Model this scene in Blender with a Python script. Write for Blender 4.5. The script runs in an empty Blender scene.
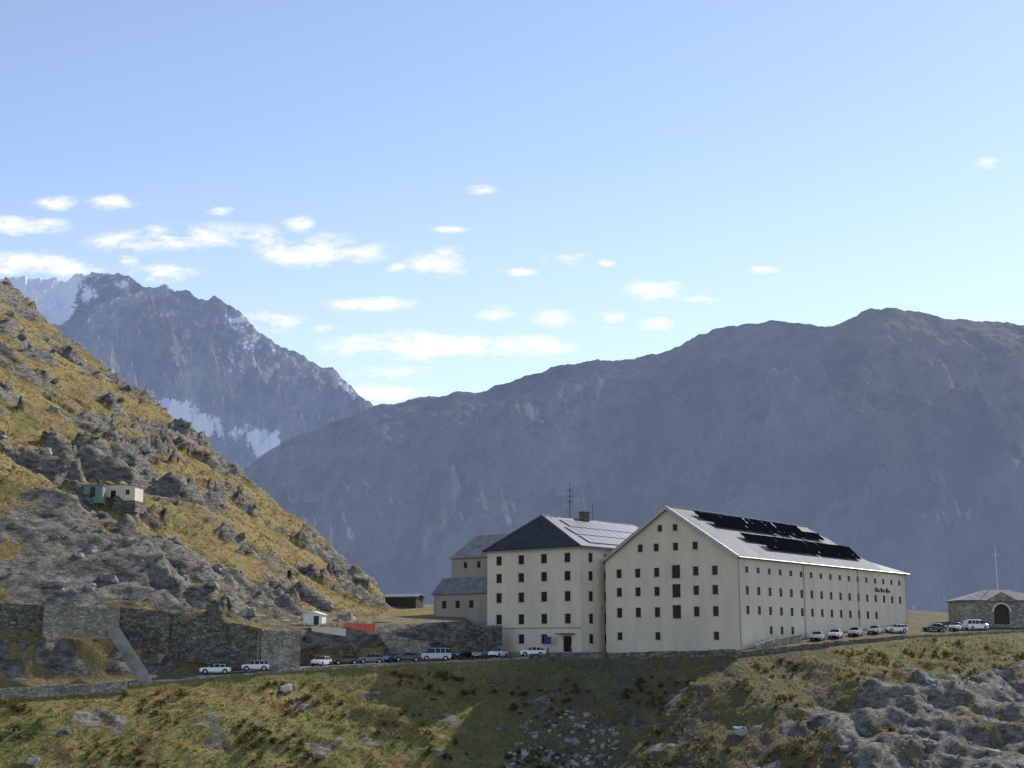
import bpy, bmesh, math, random
import numpy as np
from mathutils import Vector, Matrix
from mathutils.geometry import tessellate_polygon
random.seed(7); rng=np.random.RandomState(11)
scene=bpy.context.scene
TH=math.atan(262/1400.0); CT,ST=math.cos(TH),math.sin(TH)
def Pt(u,v,D):
    x=(u-512)/1400.0; y=(384-v)/1400.0
    f=CT-y*ST; z=ST+y*CT
    return (x/f*D, D, z/f*D)
# ------------------------------------------------------------------ noise
def _h(ix,iy,s):
    n=(ix.astype(np.int64)*374761393+iy.astype(np.int64)*668265263+s*1274126177)&0xffffffff
    n=((n^(n>>13))*1274126177)&0xffffffff
    n=(n^(n>>16))&0xffffffff
    return n/4294967295.0
def vn(x,y,s=0):
    x=np.asarray(x,float); y=np.asarray(y,float)
    ix=np.floor(x); iy=np.floor(y); fx=x-ix; fy=y-iy
    fx2=fx*fx*fx*(fx*(fx*6-15)+10); fy2=fy*fy*fy*(fy*(fy*6-15)+10)
    def gr(a,b):
        an=_h(ix+a,iy+b,s)*6.2831853
        return np.cos(an)*(fx-a)+np.sin(an)*(fy-b)
    n0=gr(0,0)*(1-fx2)+gr(1,0)*fx2
    n1=gr(0,1)*(1-fx2)+gr(1,1)*fx2
    return (n0*(1-fy2)+n1*fy2)*1.5
def fbm(x,y,o=5,s=0,g=0.5):
    r=0;a=1;t=0
    for i in range(o):
        r=r+a*vn(x,y,s+i*17); t+=a; a*=g; x=x*2.03+3.1; y=y*2.03-1.7
    return r/t*1.4
def ridg(x,y,o=5,s=0,g=0.5):
    r=0;a=1;t=0
    for i in range(o):
        r=r+a*(1-np.abs(vn(x,y,s+i*17))*1.8); t+=a; a*=g; x=x*2.07+5.1; y=y*2.07-2.7
    return r/t
def sst(a,b,x):
    t=np.clip((x-a)/(b-a),0,1); return t*t*(3-2*t)
# ------------------------------------------------------------------ terrain
EP=[(-190,140,-24)]+[Pt(*p) for p in [(-260,716,178),(0,692,193),(130,684,203),(216,675,210),(330,667,220),(440,661,228),
   (530,657,231),(620,656,226),(735,653,223),(830,643,240),(905,636,258),(1024,630,278),(1300,626,310)]]+[(320,360,5),(600,420,5)]
EP=np.array(EP)
def edge(X,Y):
    best=np.full(X.shape,1e9); ze=np.zeros(X.shape); sg=np.ones(X.shape)
    for i in range(len(EP)-1):
        a=EP[i];b=EP[i+1]; dx,dy=b[0]-a[0],b[1]-a[1]; L2=dx*dx+dy*dy
        t=np.clip(((X-a[0])*dx+(Y-a[1])*dy)/L2,0,1)
        px=a[0]+t*dx-X; py=a[1]+t*dy-Y; d=np.hypot(px,py)
        cr=dx*(Y-a[1])-dy*(X-a[0])
        m=d<best
        best=np.where(m,d,best); ze=np.where(m,a[2]+t*(b[2]-a[2]),ze); sg=np.where(m,np.where(cr>0,-1,1),sg)
    return best*sg,ze
def terr(X,Y):
    X=np.asarray(X,float);Y=np.asarray(Y,float)
    d,ze=edge(X,Y); q=-d
    F=-4+.58*(-30-X)+.167*(Y-230)
    Yc=330+1.03*(-30-X)
    Fc=-4+.58*(-30-X)+.167*(Yc-230)
    hill=np.where(Y>Yc,Fc-.45*(Y-Yc),F)
    w1=X*.8+Y*.6; w2=-X*.6+Y*.8
    big=fbm(X/45,Y/45,3,5)
    hill=hill+4.0*big*sst(0,30,q)
    rockn=fbm(w1/26+big*.6,w2/14,6,21,.62)
    near=sst(6,12,q)*(1-sst(26,60,q))*sst(-22,-40,X)
    rock=sst(.06,.18,rockn+.20*near+.07*sst(-60,-130,X))
    fine=ridg(w1/13,w2/6.5,5,40)
    step=ridg(w1/30,w2/13,3,60)
    hill=hill+rock*(7.5*(step-.53)+4.6*(fine-.5))*sst(8,14,q)+(1-rock)*.9*fbm(X/6,Y/6,3,9)
    P=4.3+.07*(np.minimum(Y,320)-250)-.35*np.maximum(0,Y-322)
    k=1.5
    T=np.logaddexp(hill/k,P/k)*k
    T=np.where(X<-60,hill,T)
    q0=np.interp(X,[-60,-38,-28,-12,0],[7,7,9,14,16])
    w=np.interp(X,[-80,-58,-46,-36,-28,-12],[9,9,6.5,5.5,4.5,5])
    up=sst(0,1.2,q-q0)
    ramp=sst(-44,-50,X)
    up=up*(1-ramp)+ramp*sst(0,9,q-q0+1)
    hl=np.minimum(T,ze+w+.95*np.maximum(0,q-q0-1.2-ramp*8)+rock*1.6*(fine-.5)*sst(2,6,q-q0))
    hl=np.maximum(hl,ze+.2)
    hl=ze*(1-up)+hl*up+ramp*2.6*(fine-.58)*sst(0,2.5,q-q0)*(1-sst(12,20,q))
    sl=np.interp(X,[20,36,60,80,110],[0,.03,.15,.13,.08])
    hr=ze+sl*np.clip(q-3,0,45)-.4*np.maximum(0,q-60)
    hr=hr-.35*np.maximum(0,Y-322)*sst(60,20,X)
    wx=sst(-9,-3,X)
    inn=hl*(1-wx)+hr*wx
    dd=np.maximum(d,0)
    slope=np.interp(X,[-90,-40,0,50,100],[.50,.52,.56,.44,.36])
    moundm=sst(28,50,X)*sst(6,20,dd)
    orock=np.clip(sst(-.02,.14,fbm(X/16,Y/12,6,77,.62)+.44*sst(30,50,X)*sst(11,19,dd)-.48*(1-moundm)-.03),0,1)
    smallr=sst(.34,.42,fbm(X/9,Y/7,4,91))*sst(3,7,dd)
    orock=np.maximum(orock,smallr*.8)
    nz=(1.7*fbm(X/17,Y/17,5,33)+.35*fbm(X/2.5,Y/2.5,3,35))*sst(0,6,dd)
    # big tilted slabs on the right-hand outcrop
    slab=ridg((X*.85+Y*.5)/26,(-X*.5+Y*.85)/10,3,52,.45)
    out=ze-.1-.5*sst(0,1.5,dd)-slope*dd+nz+moundm*5.2*(slab-.45)+orock*(1.3*(ridg(X/9,Y/6,5,70)-.45))*sst(1,4,dd)
    out=np.maximum(out,-38+2*fbm(X/30,Y/30,3,4))
    r0=np.hypot(X,Y)
    out=np.maximum(out,-1.7-.25*np.maximum(0,r0-3))
    h=np.where(d>0,out,inn)
    h=np.where(Y>520,h-.5*(Y-520),h)
    rk=np.where(d>0,orock,np.where(wx<.5,rock*up,0))
    steep=np.where((d<0)&(wx<.5)&(X>-46),up*(1-sst(1.5,3.5,q-q0)),0)
    rk=np.maximum(rk,steep)
    rk=np.where((ramp>.5)&(d<0),np.maximum(rk*sst(16,22,q),sst(-.12,.1,fbm(X/8,Y/5,4,66))*sst(7,9,q)*(1-sst(18,26,q))),rk)
    return h,rk,d
def hit(u,v,d0=165,d1=520):
    D=np.arange(d0,d1,.25); p=Pt(u,v,1.0)
    h,_,_=terr(p[0]*D,D); z=p[2]*D
    i=np.where(z<h)[0]
    k=i[0] if len(i) else len(D)-1
    return (float(p[0]*D[k]),float(D[k]),float(h[k]))
def inside(u,q):
    """point on the terrace, q metres behind the road edge, on bearing u"""
    D=np.arange(170,340,.2); p=Pt(u,646,1.0); h,_,d=terr(p[0]*D,D)
    i=np.where(-d>q)[0][0]
    return (float(p[0]*D[i]),float(D[i]),float(h[i]))
# ------------------------------------------------------------------ materials
def mat(name): 
    m=bpy.data.materials.new(name); m.use_nodes=True
    nt=m.node_tree; b=nt.nodes["Principled BSDF"]; return m,nt,b
class N:
    def __init__(s,nt): s.nt=nt
    def n(s,t,**k):
        x=s.nt.nodes.new(t)
        for a,b in k.items(): setattr(x,a,b)
        return x
    def l(s,a,b): s.nt.links.new(a,b)
    def noise(s,vec,scale,detail=4,rough=.55):
        x=s.n('ShaderNodeTexNoise'); x.inputs['Scale'].default_value=scale; x.inputs['Detail'].default_value=detail
        x.inputs['Roughness'].default_value=rough
        if vec is not None: s.l(vec,x.inputs['Vector'])
        return x.outputs['Fac']
    def ramp(s,f,stops):
        x=s.n('ShaderNodeValToRGB'); e=x.color_ramp.elements
        while len(e)<len(stops): e.new(.5)
        for i,(p,c) in enumerate(stops):
            e[i].position=p; e[i].color=(*c,1) if len(c)==3 else c
        s.l(f,x.inputs[0]); return x.outputs[0]
    def mix(s,f,a,b,mode='MIX'):
        x=s.n('ShaderNodeMix',data_type='RGBA',blend_type=mode)
        for i,v in ((0,f),(6,a),(7,b)):
            if isinstance(v,(int,float)): x.inputs[i].default_value=v
            elif isinstance(v,tuple): x.inputs[i].default_value=(*v,1) if len(v)==3 else v
            else: s.l(v,x.inputs[i])
        return x.outputs[2]
    def m(s,op,a,b=0,c=None):
        x=s.n('ShaderNodeMath',operation=op)
        for i,v in enumerate((a,b,c)):
            if v is None: continue
            if isinstance(v,(int,float)): x.inputs[i].default_value=v
            else: s.l(v,x.inputs[i])
        return x.outputs[0]
    def bump(s,h,b,strength=.5,dist=.3):
        x=s.n('ShaderNodeBump'); x.inputs['Strength'].default_value=strength; x.inputs['Distance'].default_value=dist
        s.l(h,x.inputs['Height']); s.l(x.outputs[0],b.inputs['Normal'])
def pos(k):
    g=k.n('ShaderNodeNewGeometry'); return g.outputs['Position']
def simple(name,col,rough=.7,metal=0,var=.15,scale=2.0,spec=.5):
    m,nt,b=mat(name); k=N(nt)
    tc=k.n('ShaderNodeTexCoord').outputs['Object']
    f=k.noise(tc,scale,3)
    c=k.ramp(f,[(.3,tuple(x*(1-var) for x in col)),(.7,tuple(min(1,x*(1+var)) for x in col))])
    k.l(c,b.inputs['Base Color']); b.inputs['Roughness'].default_value=rough; b.inputs['Metallic'].default_value=metal
    b.inputs['Specular IOR Level'].default_value=spec
    return m
def m_terrain():
    m,nt,b=mat("alpine_ground"); k=N(nt); p=pos(k)
    rk=k.n('ShaderNodeAttribute',attribute_name='rock').outputs['Fac']
    dry=k.n('ShaderNodeAttribute',attribute_name='dry').outputs['Fac']
    dirt=k.n('ShaderNodeAttribute',attribute_name='dirt').outputs['Fac']
    n2=k.noise(p,.9,5,.65); n3=k.noise(p,4,4,.7); n4=k.noise(p,.22,7,.65)
    green=k.mix(n2,(.10,.115,.025),(.32,.31,.095))
    gold=k.mix(n2,(.19,.135,.05),(.54,.40,.17))
    f=k.m('ADD',k.m('MULTIPLY',n4,2.4),k.m('SUBTRACT',dry,1.45))
    g=k.mix(k.ramp(f,[(.2,(0,0,0)),(.7,(1,1,1))]),green,gold)
    rust=k.ramp(k.noise(p,.16,6,.7),[(.52,(0,0,0)),(.64,(1,1,1))])
    g=k.mix(k.m('MULTIPLY',rust,.6),g,(.26,.13,.055))
    g=k.mix(k.ramp(n3,[(.35,(.6,.6,.6)),(.55,(0,0,0))]),g,(.04,.042,.018))
    dn=k.mix(n3,(.05,.042,.03),(.18,.155,.115))
    g=k.mix(k.m('MULTIPLY',dirt,k.ramp(n4,[(.36,(.35,.35,.35)),(.58,(1,1,1))])),g,dn)
    mp=k.n('ShaderNodeMapping'); mp.inputs['Scale'].default_value=(1,1,2.6); mp.inputs['Rotation'].default_value=(.3,.35,.2); k.l(p,mp.inputs['Vector'])
    r1=k.noise(mp.outputs[0],.5,8,.72); r2=k.noise(mp.outputs[0],2.2,6,.75)
    rc=k.ramp(r1,[(.32,(.06,.056,.05)),(.44,(.32,.30,.26)),(.58,(.70,.66,.58))])
    rc=k.mix(.75,rc,k.ramp(r2,[(.35,(.10,.09,.09)),(.5,(.66,.63,.6)),(.63,(1,1,.97))]),'MULTIPLY')
    lich=k.ramp(k.noise(p,.8,5,.72),[(.50,(0,0,0)),(.62,(1,1,1))])
    rc=k.mix(k.m('MULTIPLY',lich,.45),rc,(.24,.20,.09))
    f2=k.m('ADD',rk,k.m('MULTIPLY',k.m('SUBTRACT',k.noise(p,.5,8,.78),.5),2.2))
    fr=k.ramp(f2,[(.44,(0,0,0)),(.54,(1,1,1))])
    c=k.mix(fr,g,rc)
    k.l(c,b.inputs['Base Color']); b.inputs['Roughness'].default_value=.95
    b.inputs['Specular IOR Level'].default_value=.15
    hh=k.m('ADD',k.m('MULTIPLY',r1,2.6),k.m('ADD',k.m('MULTIPLY',r2,1.0),k.m('MULTIPLY',n3,.25)))
    hg=k.m('ADD',k.m('MULTIPLY',n2,.7),k.m('MULTIPLY',n3,.25))
    mixh=k.m('ADD',k.m('MULTIPLY',fr,hh),k.m('MULTIPLY',k.m('SUBTRACT',1,fr),hg))
    k.bump(mixh,b,1.0,1.1)
    return m
def m_stone(name,c1,c2,scale=1.6,mort=(.12,.115,.1)):
    m,nt,b=mat(name); k=N(nt); p=pos(k)
    mp=k.n('ShaderNodeMapping'); mp.inputs['Scale'].default_value=(1,1,1.8); k.l(p,mp.inputs['Vector'])
    v=k.n('ShaderNodeTexVoronoi'); v.inputs['Scale'].default_value=scale; k.l(mp.outputs[0],v.inputs['Vector'])
    e=k.n('ShaderNodeTexVoronoi',feature='DISTANCE_TO_EDGE'); e.inputs['Scale'].default_value=scale; k.l(mp.outputs[0],e.inputs['Vector'])
    sx=k.n('ShaderNodeSeparateColor'); k.l(v.outputs['Color'],sx.inputs[0])
    c=k.mix(sx.outputs[0],c1,c2)
    c=k.mix(k.ramp(e.outputs['Distance'],[(.02,(1,1,1)),(.08,(0,0,0))]),c,mort)
    n=k.noise(p,.35,5,.7)
    c=k.mix(.75,c,k.ramp(n,[(.3,(.4,.4,.38)),(.65,(1,1,1))]),'MULTIPLY')
    k.l(c,b.inputs['Base Color']); b.inputs['Roughness'].default_value=.95; b.inputs['Specular IOR Level'].default_value=.2
    k.bump(k.m('ADD',k.m('MINIMUM',e.outputs['Distance'],.12),k.m('MULTIPLY',k.noise(p,6,3),.05)),b,.8,.5)
    return m
def m_plaster(name,col,streak=.25):
    m,nt,b=mat(name); k=N(nt); p=pos(k)
    mp=k.n('ShaderNodeMapping'); mp.inputs['Scale'].default_value=(1,1,.25); k.l(p,mp.inputs['Vector'])
    s=k.noise(mp.outputs[0],.45,6,.7); n=k.noise(p,.09,4,.6); f=k.noise(p,5,3)
    c=k.mix(streak,col,k.ramp(s,[(.35,tuple(x*.6 for x in col)),(.62,col)]))
    c=k.mix(.6,c,k.ramp(n,[(.3,(.80,.79,.78)),(.7,(1,1,1))]),'MULTIPLY')
    c=k.mix(.25,c,k.ramp(f,[(.3,(.8,.8,.8)),(.7,(1,1,1))]),'MULTIPLY')
    k.l(c,b.inputs['Base Color']); b.inputs['Roughness'].default_value=.92; b.inputs['Specular IOR Level'].default_value=.2
    k.bump(f,b,.2,.05); return m
def m_mountain(name,dark,light,grass,haze_glow,af,far=False):
    m,nt,b=mat(name); k=N(nt); p=pos(k)
    S=.4 if far else 1
    mp=k.n('ShaderNodeMapping'); mp.inputs['Scale'].default_value=(S,S*.5,S*.8); mp.inputs['Rotation'].default_value=(0,.6,.5); k.l(p,mp.inputs['Vector'])
    n1=k.noise(mp.outputs[0],.0045,10,.74); n2=k.noise(mp.outputs[0],.024,8,.8)
    c=k.ramp(n1,[(.38,dark),(.60,light)])
    # pale scree chutes running down the slope
    mq=k.n('ShaderNodeMapping'); mq.inputs['Scale'].default_value=(1,.22,.22); mq.inputs['Rotation'].default_value=(0,0,.45); k.l(p,mq.inputs['Vector'])
    sc=k.ramp(k.noise(mq.outputs[0],.012*S,6,.7),[(.54,(0,0,0)),(.66,(1,1,1))])
    c=k.mix(k.m('MULTIPLY',sc,.45),c,tuple(min(1,x*1.15) for x in light))
    gr=k.n('ShaderNodeAttribute',attribute_name='sunlit_veg').outputs['Fac']
    gf=k.m('MULTIPLY',gr,k.ramp(n1,[(.40,(0,0,0)),(.52,(1,1,1))]))
    c=k.mix(gf,c,grass)  # brown grass tone, lightened so its colour carries painted sunlight
    c=k.mix(.95,c,k.ramp(n2,[(.38,(.12,.12,.14)),(.49,(.7,.7,.7)),(.60,(1.0,1.0,1.0))]),'MULTIPLY')
    sn=k.n('ShaderNodeAttribute',attribute_name='snow').outputs['Fac']
    sf=k.ramp(k.m('ADD',sn,k.m('MULTIPLY',k.m('SUBTRACT',n2,.5),2.0)),[(.46,(0,0,0)),(.54,(1,1,1))])
    c=k.mix(sf,c,(.93,.95,.98))
    k.l(c,b.inputs['Base Color']); b.inputs['Roughness'].default_value=1; b.inputs['Specular IOR Level'].default_value=0
    hb=k.m('MULTIPLY',k.m('ADD',n1,k.m('MULTIPLY',n2,.4)),k.m('SUBTRACT',1,k.m('MULTIPLY',sf,.85)))
    hb=k.m('ADD',hb,k.m('MULTIPLY',sf,.55))
    k.bump(hb,b,1.0,130 if not far else 240)
    # aerial haze imitated by a fixed blue glow mixed into the slope material
    e=k.n('ShaderNodeEmission'); e.inputs['Color'].default_value=(*haze_glow,1); e.inputs['Strength'].default_value=1
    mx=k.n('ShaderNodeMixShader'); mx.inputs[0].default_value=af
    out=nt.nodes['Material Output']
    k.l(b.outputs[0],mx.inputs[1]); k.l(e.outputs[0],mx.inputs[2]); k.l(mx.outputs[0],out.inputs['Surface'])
    return m
# ------------------------------------------------------------------ mesh helpers
def grid_mesh(name,X,Y,Z,attrs,material,smooth=True):
    ny,nx=X.shape
    co=np.stack([X,Y,Z],-1).reshape(-1,3)
    i=np.arange(nx*ny).reshape(ny,nx)
    f=np.stack([i[:-1,:-1],i[:-1,1:],i[1:,1:],i[1:,:-1]],-1).reshape(-1,4)
    me=bpy.data.meshes.new(name)
    me.vertices.add(len(co)); me.vertices.foreach_set('co',co.ravel().astype(np.float32))
    me.loops.add(len(f)*4); me.loops.foreach_set('vertex_index',f.ravel().astype(np.int32))
    me.polygons.add(len(f)); me.polygons.foreach_set('loop_start',(np.arange(len(f))*4).astype(np.int32))
    me.update(calc_edges=True); me.validate()
    if smooth: me.polygons.foreach_set('use_smooth',np.ones(len(f),bool))
    for a,v in attrs.items():
        at=me.attributes.new(a,'FLOAT','POINT'); at.data.foreach_set('value',v.ravel().astype(np.float32))
    o=bpy.data.objects.new(name,me); scene.collection.objects.link(o); me.materials.append(material); return o
class MB:
    def __init__(s): s.v=[];s.f=[];s.m=[]
    def poly(s,pts,mi=0):
        i=len(s.v); s.v+= [tuple(p) for p in pts]; s.f.append(tuple(range(i,i+len(pts)))); s.m.append(mi)
    def raw(s,vs,fs,mi=0):
        i=len(s.v); s.v+=[tuple(p) for p in vs]
        for f in fs: s.f.append(tuple(i+a for a in f)); s.m.append(mi)
    def box(s,o,ax,ay,az,mi=0):
        o=Vector(o);ax=Vector(ax);ay=Vector(ay);az=Vector(az)
        vs=[o,o+ax,o+ax+ay,o+ay,o+az,o+ax+az,o+ax+ay+az,o+ay+az]
        s.raw(vs,[(0,3,2,1),(4,5,6,7),(0,1,5,4),(1,2,6,5),(2,3,7,6),(3,0,4,7)],mi)
    def slab(s,pts,t,mi=0):
        pts=[Vector(p) for p in pts]; n=(pts[1]-pts[0]).cross(pts[2]-pts[0]).normalized()
        if n.z<0: n=-n
        k=len(pts); vs=pts+[p-n*t for p in pts]
        fs=[tuple(range(k)),tuple(range(2*k-1,k-1,-1))]+[(i,i+k,(i+1)%k+k,(i+1)%k) for i in range(k)]
        s.raw(vs,fs,mi)
    def cyl(s,a,b,r,n=8,mi=0,r2=None):
        a=Vector(a);b=Vector(b);d=(b-a).normalized(); r2=r if r2 is None else r2
        t=Vector((0,0,1)) if abs(d.z)<.9 else Vector((1,0,0)); x=d.cross(t).normalized(); y=d.cross(x)
        vs=[a+(x*math.cos(6.28318*i/n)+y*math.sin(6.28318*i/n))*r for i in range(n)]+[b+(x*math.cos(6.28318*i/n)+y*math.sin(6.28318*i/n))*r2 for i in range(n)]
        s.raw(vs,[(i,(i+1)%n,(i+1)%n+n,i+n) for i in range(n)]+[tuple(range(n-1,-1,-1)),tuple(range(n,2*n))],mi)
    def mesh(s,name,mats):
        me=bpy.data.meshes.new(name); me.from_pydata(s.v,[],s.f)
        for x in mats: me.materials.append(x)
        me.polygons.foreach_set('material_index',s.m); me.update()
        bm=bmesh.new(); bm.from_mesh(me); bmesh.ops.recalc_face_normals(bm,faces=bm.faces) if len(s.f)<6000 else None; bm.to_mesh(me); bm.free()
        return me
    def obj(s,name,mats,parent=None):
        o=bpy.data.objects.new(name,s.mesh(name,mats)); scene.collection.objects.link(o)
        if parent: o.parent=parent
        return o
def empty(name,loc=(0,0,0)):
    e=bpy.data.objects.new(name,None); e.location=loc; e.empty_display_size=.5; scene.collection.objects.link(e); return e
def wall_face(W,G,Fm,O,U,n,outer,wins,rev=.2,SR=None):
    """outer: 2D polygon (s,z); wins:(s0,z0,w,h). W walls, G glass, Fm frames"""
    O=Vector(O);U=Vector(U);n=Vector(n);Zv=Vector((0,0,1))
    P=lambda s,z,dn=0: O+U*s+Zv*z-n*dn
    n=-n
    loops=[[Vector((a,b,0)) for a,b in outer]]
    for (a,b,w,h) in wins: loops.append([Vector((a,b,0)),Vector((a,b+h,0)),Vector((a+w,b+h,0)),Vector((a+w,b,0))])
    flat=[p for l in loops for p in l]
    W.raw([P(p.x,p.y) for p in flat],[tuple(t) for t in tessellate_polygon(loops)])
    for (a,b,w,h) in wins:
        for (s0,z0,s1,z1) in ((a,b,a+w,b),(a+w,b,a+w,b+h),(a+w,b+h,a,b+h),(a,b+h,a,b)):
            W.poly([P(s0,z0),P(s1,z1),P(s1,z1,-rev),P(s0,z0,-rev)])
        G.poly([P(a,b,-rev),P(a+w,b,-rev),P(a+w,b+h,-rev),P(a,b+h,-rev)])
        fw=.07
        def bar(s0,z0,s1,z1): Fm.box(P(s0,z0,-rev+.003),U*(s1-s0),-n*.05,Zv*(z1-z0))
        bar(a,b,a+fw,b+h);bar(a+w-fw,b,a+w,b+h);bar(a+fw,b,a+w-fw,b+fw);bar(a+fw,b+h-fw,a+w-fw,b+h)
        bar(a+w/2-.03,b+fw,a+w/2+.03,b+h-fw)
        if h>1.3: bar(a+fw,b+h*.66,a+w/2-.03,b+h*.66+.05);bar(a+w/2+.03,b+h*.66,a+w-fw,b+h*.66+.05)
        if SR is not None:
            t=.13; pr=.03
            SR.box(P(a-t,b-t,.003),U*(w+2*t),-n*(pr+.05),Zv*t); SR.box(P(a-t,b+h,.003),U*(w+2*t),-n*pr,Zv*t)
            SR.box(P(a-t,b,.003),U*t,-n*pr,Zv*h); SR.box(P(a+w,b,.003),U*t,-n*pr,Zv*h)
# ------------------------------------------------------------------ shared materials
M_ter=m_terrain()
M_wallA=m_plaster("cream_render",(.78,.685,.53),.35)
M_wallB=m_plaster("pale_render",(.80,.71,.56),.35)
M_surr=m_plaster("window_surround_stone",(.66,.57,.45),.2)
M_grey=m_plaster("grey_render",(.42,.37,.30),.5)
M_stoneL=m_stone("light_stone",(.27,.24,.19),(.55,.49,.40),1.5,(.18,.165,.14))
M_stoneD=m_stone("dark_stone",(.12,.108,.09),(.30,.27,.225),1.4,(.06,.054,.047))
M_glass,_,b=mat("window_glass"); b.inputs['Base Color'].default_value=(.022,.02,.02,1); b.inputs['Roughness'].default_value=.25; b.inputs['Specular IOR Level'].default_value=.2
M_frame=simple("window_frame",(.10,.055,.035),.8,0,.15,2,.2)
M_white=simple("white_paint",(.75,.75,.73),.5)
M_metal=simple("zinc_roof",(.20,.205,.215),.7,0,.25,.35,.25)
M_slate=simple("slate_roof",(.04,.042,.055),.6,0,.3,.8,.3)
M_slateL=simple("lauze_roof",(.20,.195,.19),.8,0,.3,.8,.2)
M_panel,_,b=mat("solar_glass"); b.inputs['Base Color'].default_value=(.006,.007,.010,1); b.inputs['Roughness'].default_value=.9; b.inputs['Specular IOR Level'].default_value=0
M_panel2,_,b=mat("glazed_panel"); b.inputs['Base Color'].default_value=(.12,.13,.15,1); b.inputs['Roughness'].default_value=.4; b.inputs['Specular IOR Level'].default_value=.35
M_steel=simple("galvanised_steel",(.35,.36,.37),.45,.8)
M_dark=simple("dark_timber",(.05,.036,.028),.8)
M_asph=simple("asphalt",(.15,.145,.135),.9,0,.2,.6)
M_conc=simple("concrete",(.27,.25,.22),.9,0,.4,.5)
M_orange=simple("orange_mesh",(.80,.10,.04),.7)
# ------------------------------------------------------------------ build terrain
def axis(segs):
    r=[]
    for a,b,s in segs: r+=list(np.arange(a,b,s))
    r.append(segs[-1][1]); return np.array(r)
ax=axis([(-460,-200,6),(-200,-110,1.4),(-110,110,.6),(110,170,2),(170,440,8)])
ay=axis([(-60,150,5),(150,172,1.6),(172,262,.55),(262,360,1.0),(360,520,1.8),(520,640,10)])
X,Y=np.meshgrid(ax,ay)
H,R,Dd=terr(X,Y)
edgef=sst(400,440,np.abs(X+10)+0*Y)
H=H-edgef*120
dry=np.where(Dd<0,.90,.62)+.25*fbm(X/30,Y/30,3,8)
dry=np.where((Dd>0)&(X>-5),.7,dry)
dirt=np.where(Dd>0,sst(-14,8,X)*1.0,0); dirt=np.where((Dd<0)&(X>-8),.9,dirt)
dirt=np.where((Dd>0)&(X>52),.6,dirt)
dirt=np.where((Dd<0)&(Dd>-16)&(H<5)&(R<.2)&(X>-46),.9,dirt)
dirt=np.maximum(dirt,np.where((Dd<0)&(Dd>-16)&(X<-46),.45,0))
grid_mesh("terrain",X,Y,H,{'rock':R,'dry':dry,'dirt':dirt},M_ter)
S=14000
Xb,Yb=np.meshgrid(np.linspace(-S,S,60),np.linspace(-3000,2*S,60))
grid_mesh("ground",Xb,Yb,-47+0*Xb,{'rock':.4+0*Xb,'dry':.5+0*Xb,'dirt':0*Xb},M_ter)
# ------------------------------------------------------------------ mountains
def mountain(name,prof,u0,u1,du,dc,df,zf,mt,amp,nsc,pw,crestn,snowf=None,sunlit_vegf=None,diag=.6,nv=300,k2=.3,k3=.07,spurs=()):
    us=np.arange(u0,u1+du,du); pu=[p[0] for p in prof]; pv=[p[1] for p in prof]
    vs=np.interp(us,pu,pv)+crestn*fbm(us/38.,us*0+3.3,6,31,.62)
    x=(us-512)/1400; y=(384-vs)/1400; f=CT-y*ST
    sx=x/f; sz=(ST+y*CT)/f
    Dc=np.interp(us,[p[0] for p in dc],[p[1] for p in dc])
    Df=np.interp(us,[p[0] for p in df],[p[1] for p in df])
    sv=np.concatenate([np.linspace(0,1,nv),1+np.linspace(.02,.7,24)])
    Sg,_=np.meshgrid(sv,us,indexing='ij')
    D=Df+(Dc-Df)*Sg
    X=sx*D
    Zc=sz*Dc
    ss=np.clip(Sg,0,1)
    Z=zf+(Zc-zf)*(.35*ss+.65*ss**pw)
    back=np.maximum(0,Sg-1); Z=Z-(Zc-zf)*back*1.3
    wp=fbm(X/(nsc*1.5),D/(nsc*1.5),3,3)*.6
    r=ridg((X+diag*D)/nsc+wp,D/(nsc*2.2)+wp,7,12,.55)
    r2=ridg((X-diag*.7*D)/(nsc*.3)+wp,D/(nsc*.4),6,88,.6)
    r3=ridg((X+diag*D)/(nsc*.09),D/(nsc*.12),4,188,.6)
    tap=np.clip(1-ss**3,0,1)*sst(0,.1,ss)
    Z=Z+amp*(r-.62)*tap+amp*k2*(r2-.55)*np.clip(tap+.08,0,1)+amp*k3*(r3-.55)*np.clip(tap+.1,0,1)
    for (ua,sa,ub,sb,wd,hh) in spurs:   # long spurs running down from the summits
        t=np.clip((Sg-sb)/(sa-sb),0,1); uc=ub+(ua-ub)*t
        dist=np.abs(us[None,:]-uc)/wd
        Z=Z+hh*np.maximum(0,1-dist)**1.2*sst(sb-.05,sb+.2,Sg)*(1-sst(.55,.93,Sg))
    cap=(D*sz)*(.93+.07*ss)
    Z=np.where(Sg<1,cap-np.logaddexp(0,(cap-Z)/12)*12+12*np.log(2)*sst(.97,1,Sg),Z)
    Z=np.where(Sg<1,np.minimum(Z,D*sz),Z)
    sn=snowf(X,D,Z,Sg,us[None,:]+0*Sg,r) if snowf else 0*Z
    vg=sunlit_vegf(X,D,Z,Sg,us[None,:]+0*Sg) if sunlit_vegf else 0*Z
    return grid_mesh(name,X,D,Z,{'snow':sn,'sunlit_veg':vg},mt)
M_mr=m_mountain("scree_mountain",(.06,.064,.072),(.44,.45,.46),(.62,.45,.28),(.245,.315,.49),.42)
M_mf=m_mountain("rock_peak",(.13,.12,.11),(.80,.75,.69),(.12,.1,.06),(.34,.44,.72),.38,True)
profR=[(150,560),(200,505),(243,470),(262,455),(300,435),(340,420),(372,408),(430,395),(480,391),(520,379),(560,364),(600,361),(640,358),(680,345),(715,328),(735,324),(770,322),(800,323),(830,326),(850,318),(870,310),(888,307),(910,311),(940,318),(985,320),(1024,326),(1080,330),(1200,370),(1400,420)]
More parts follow.
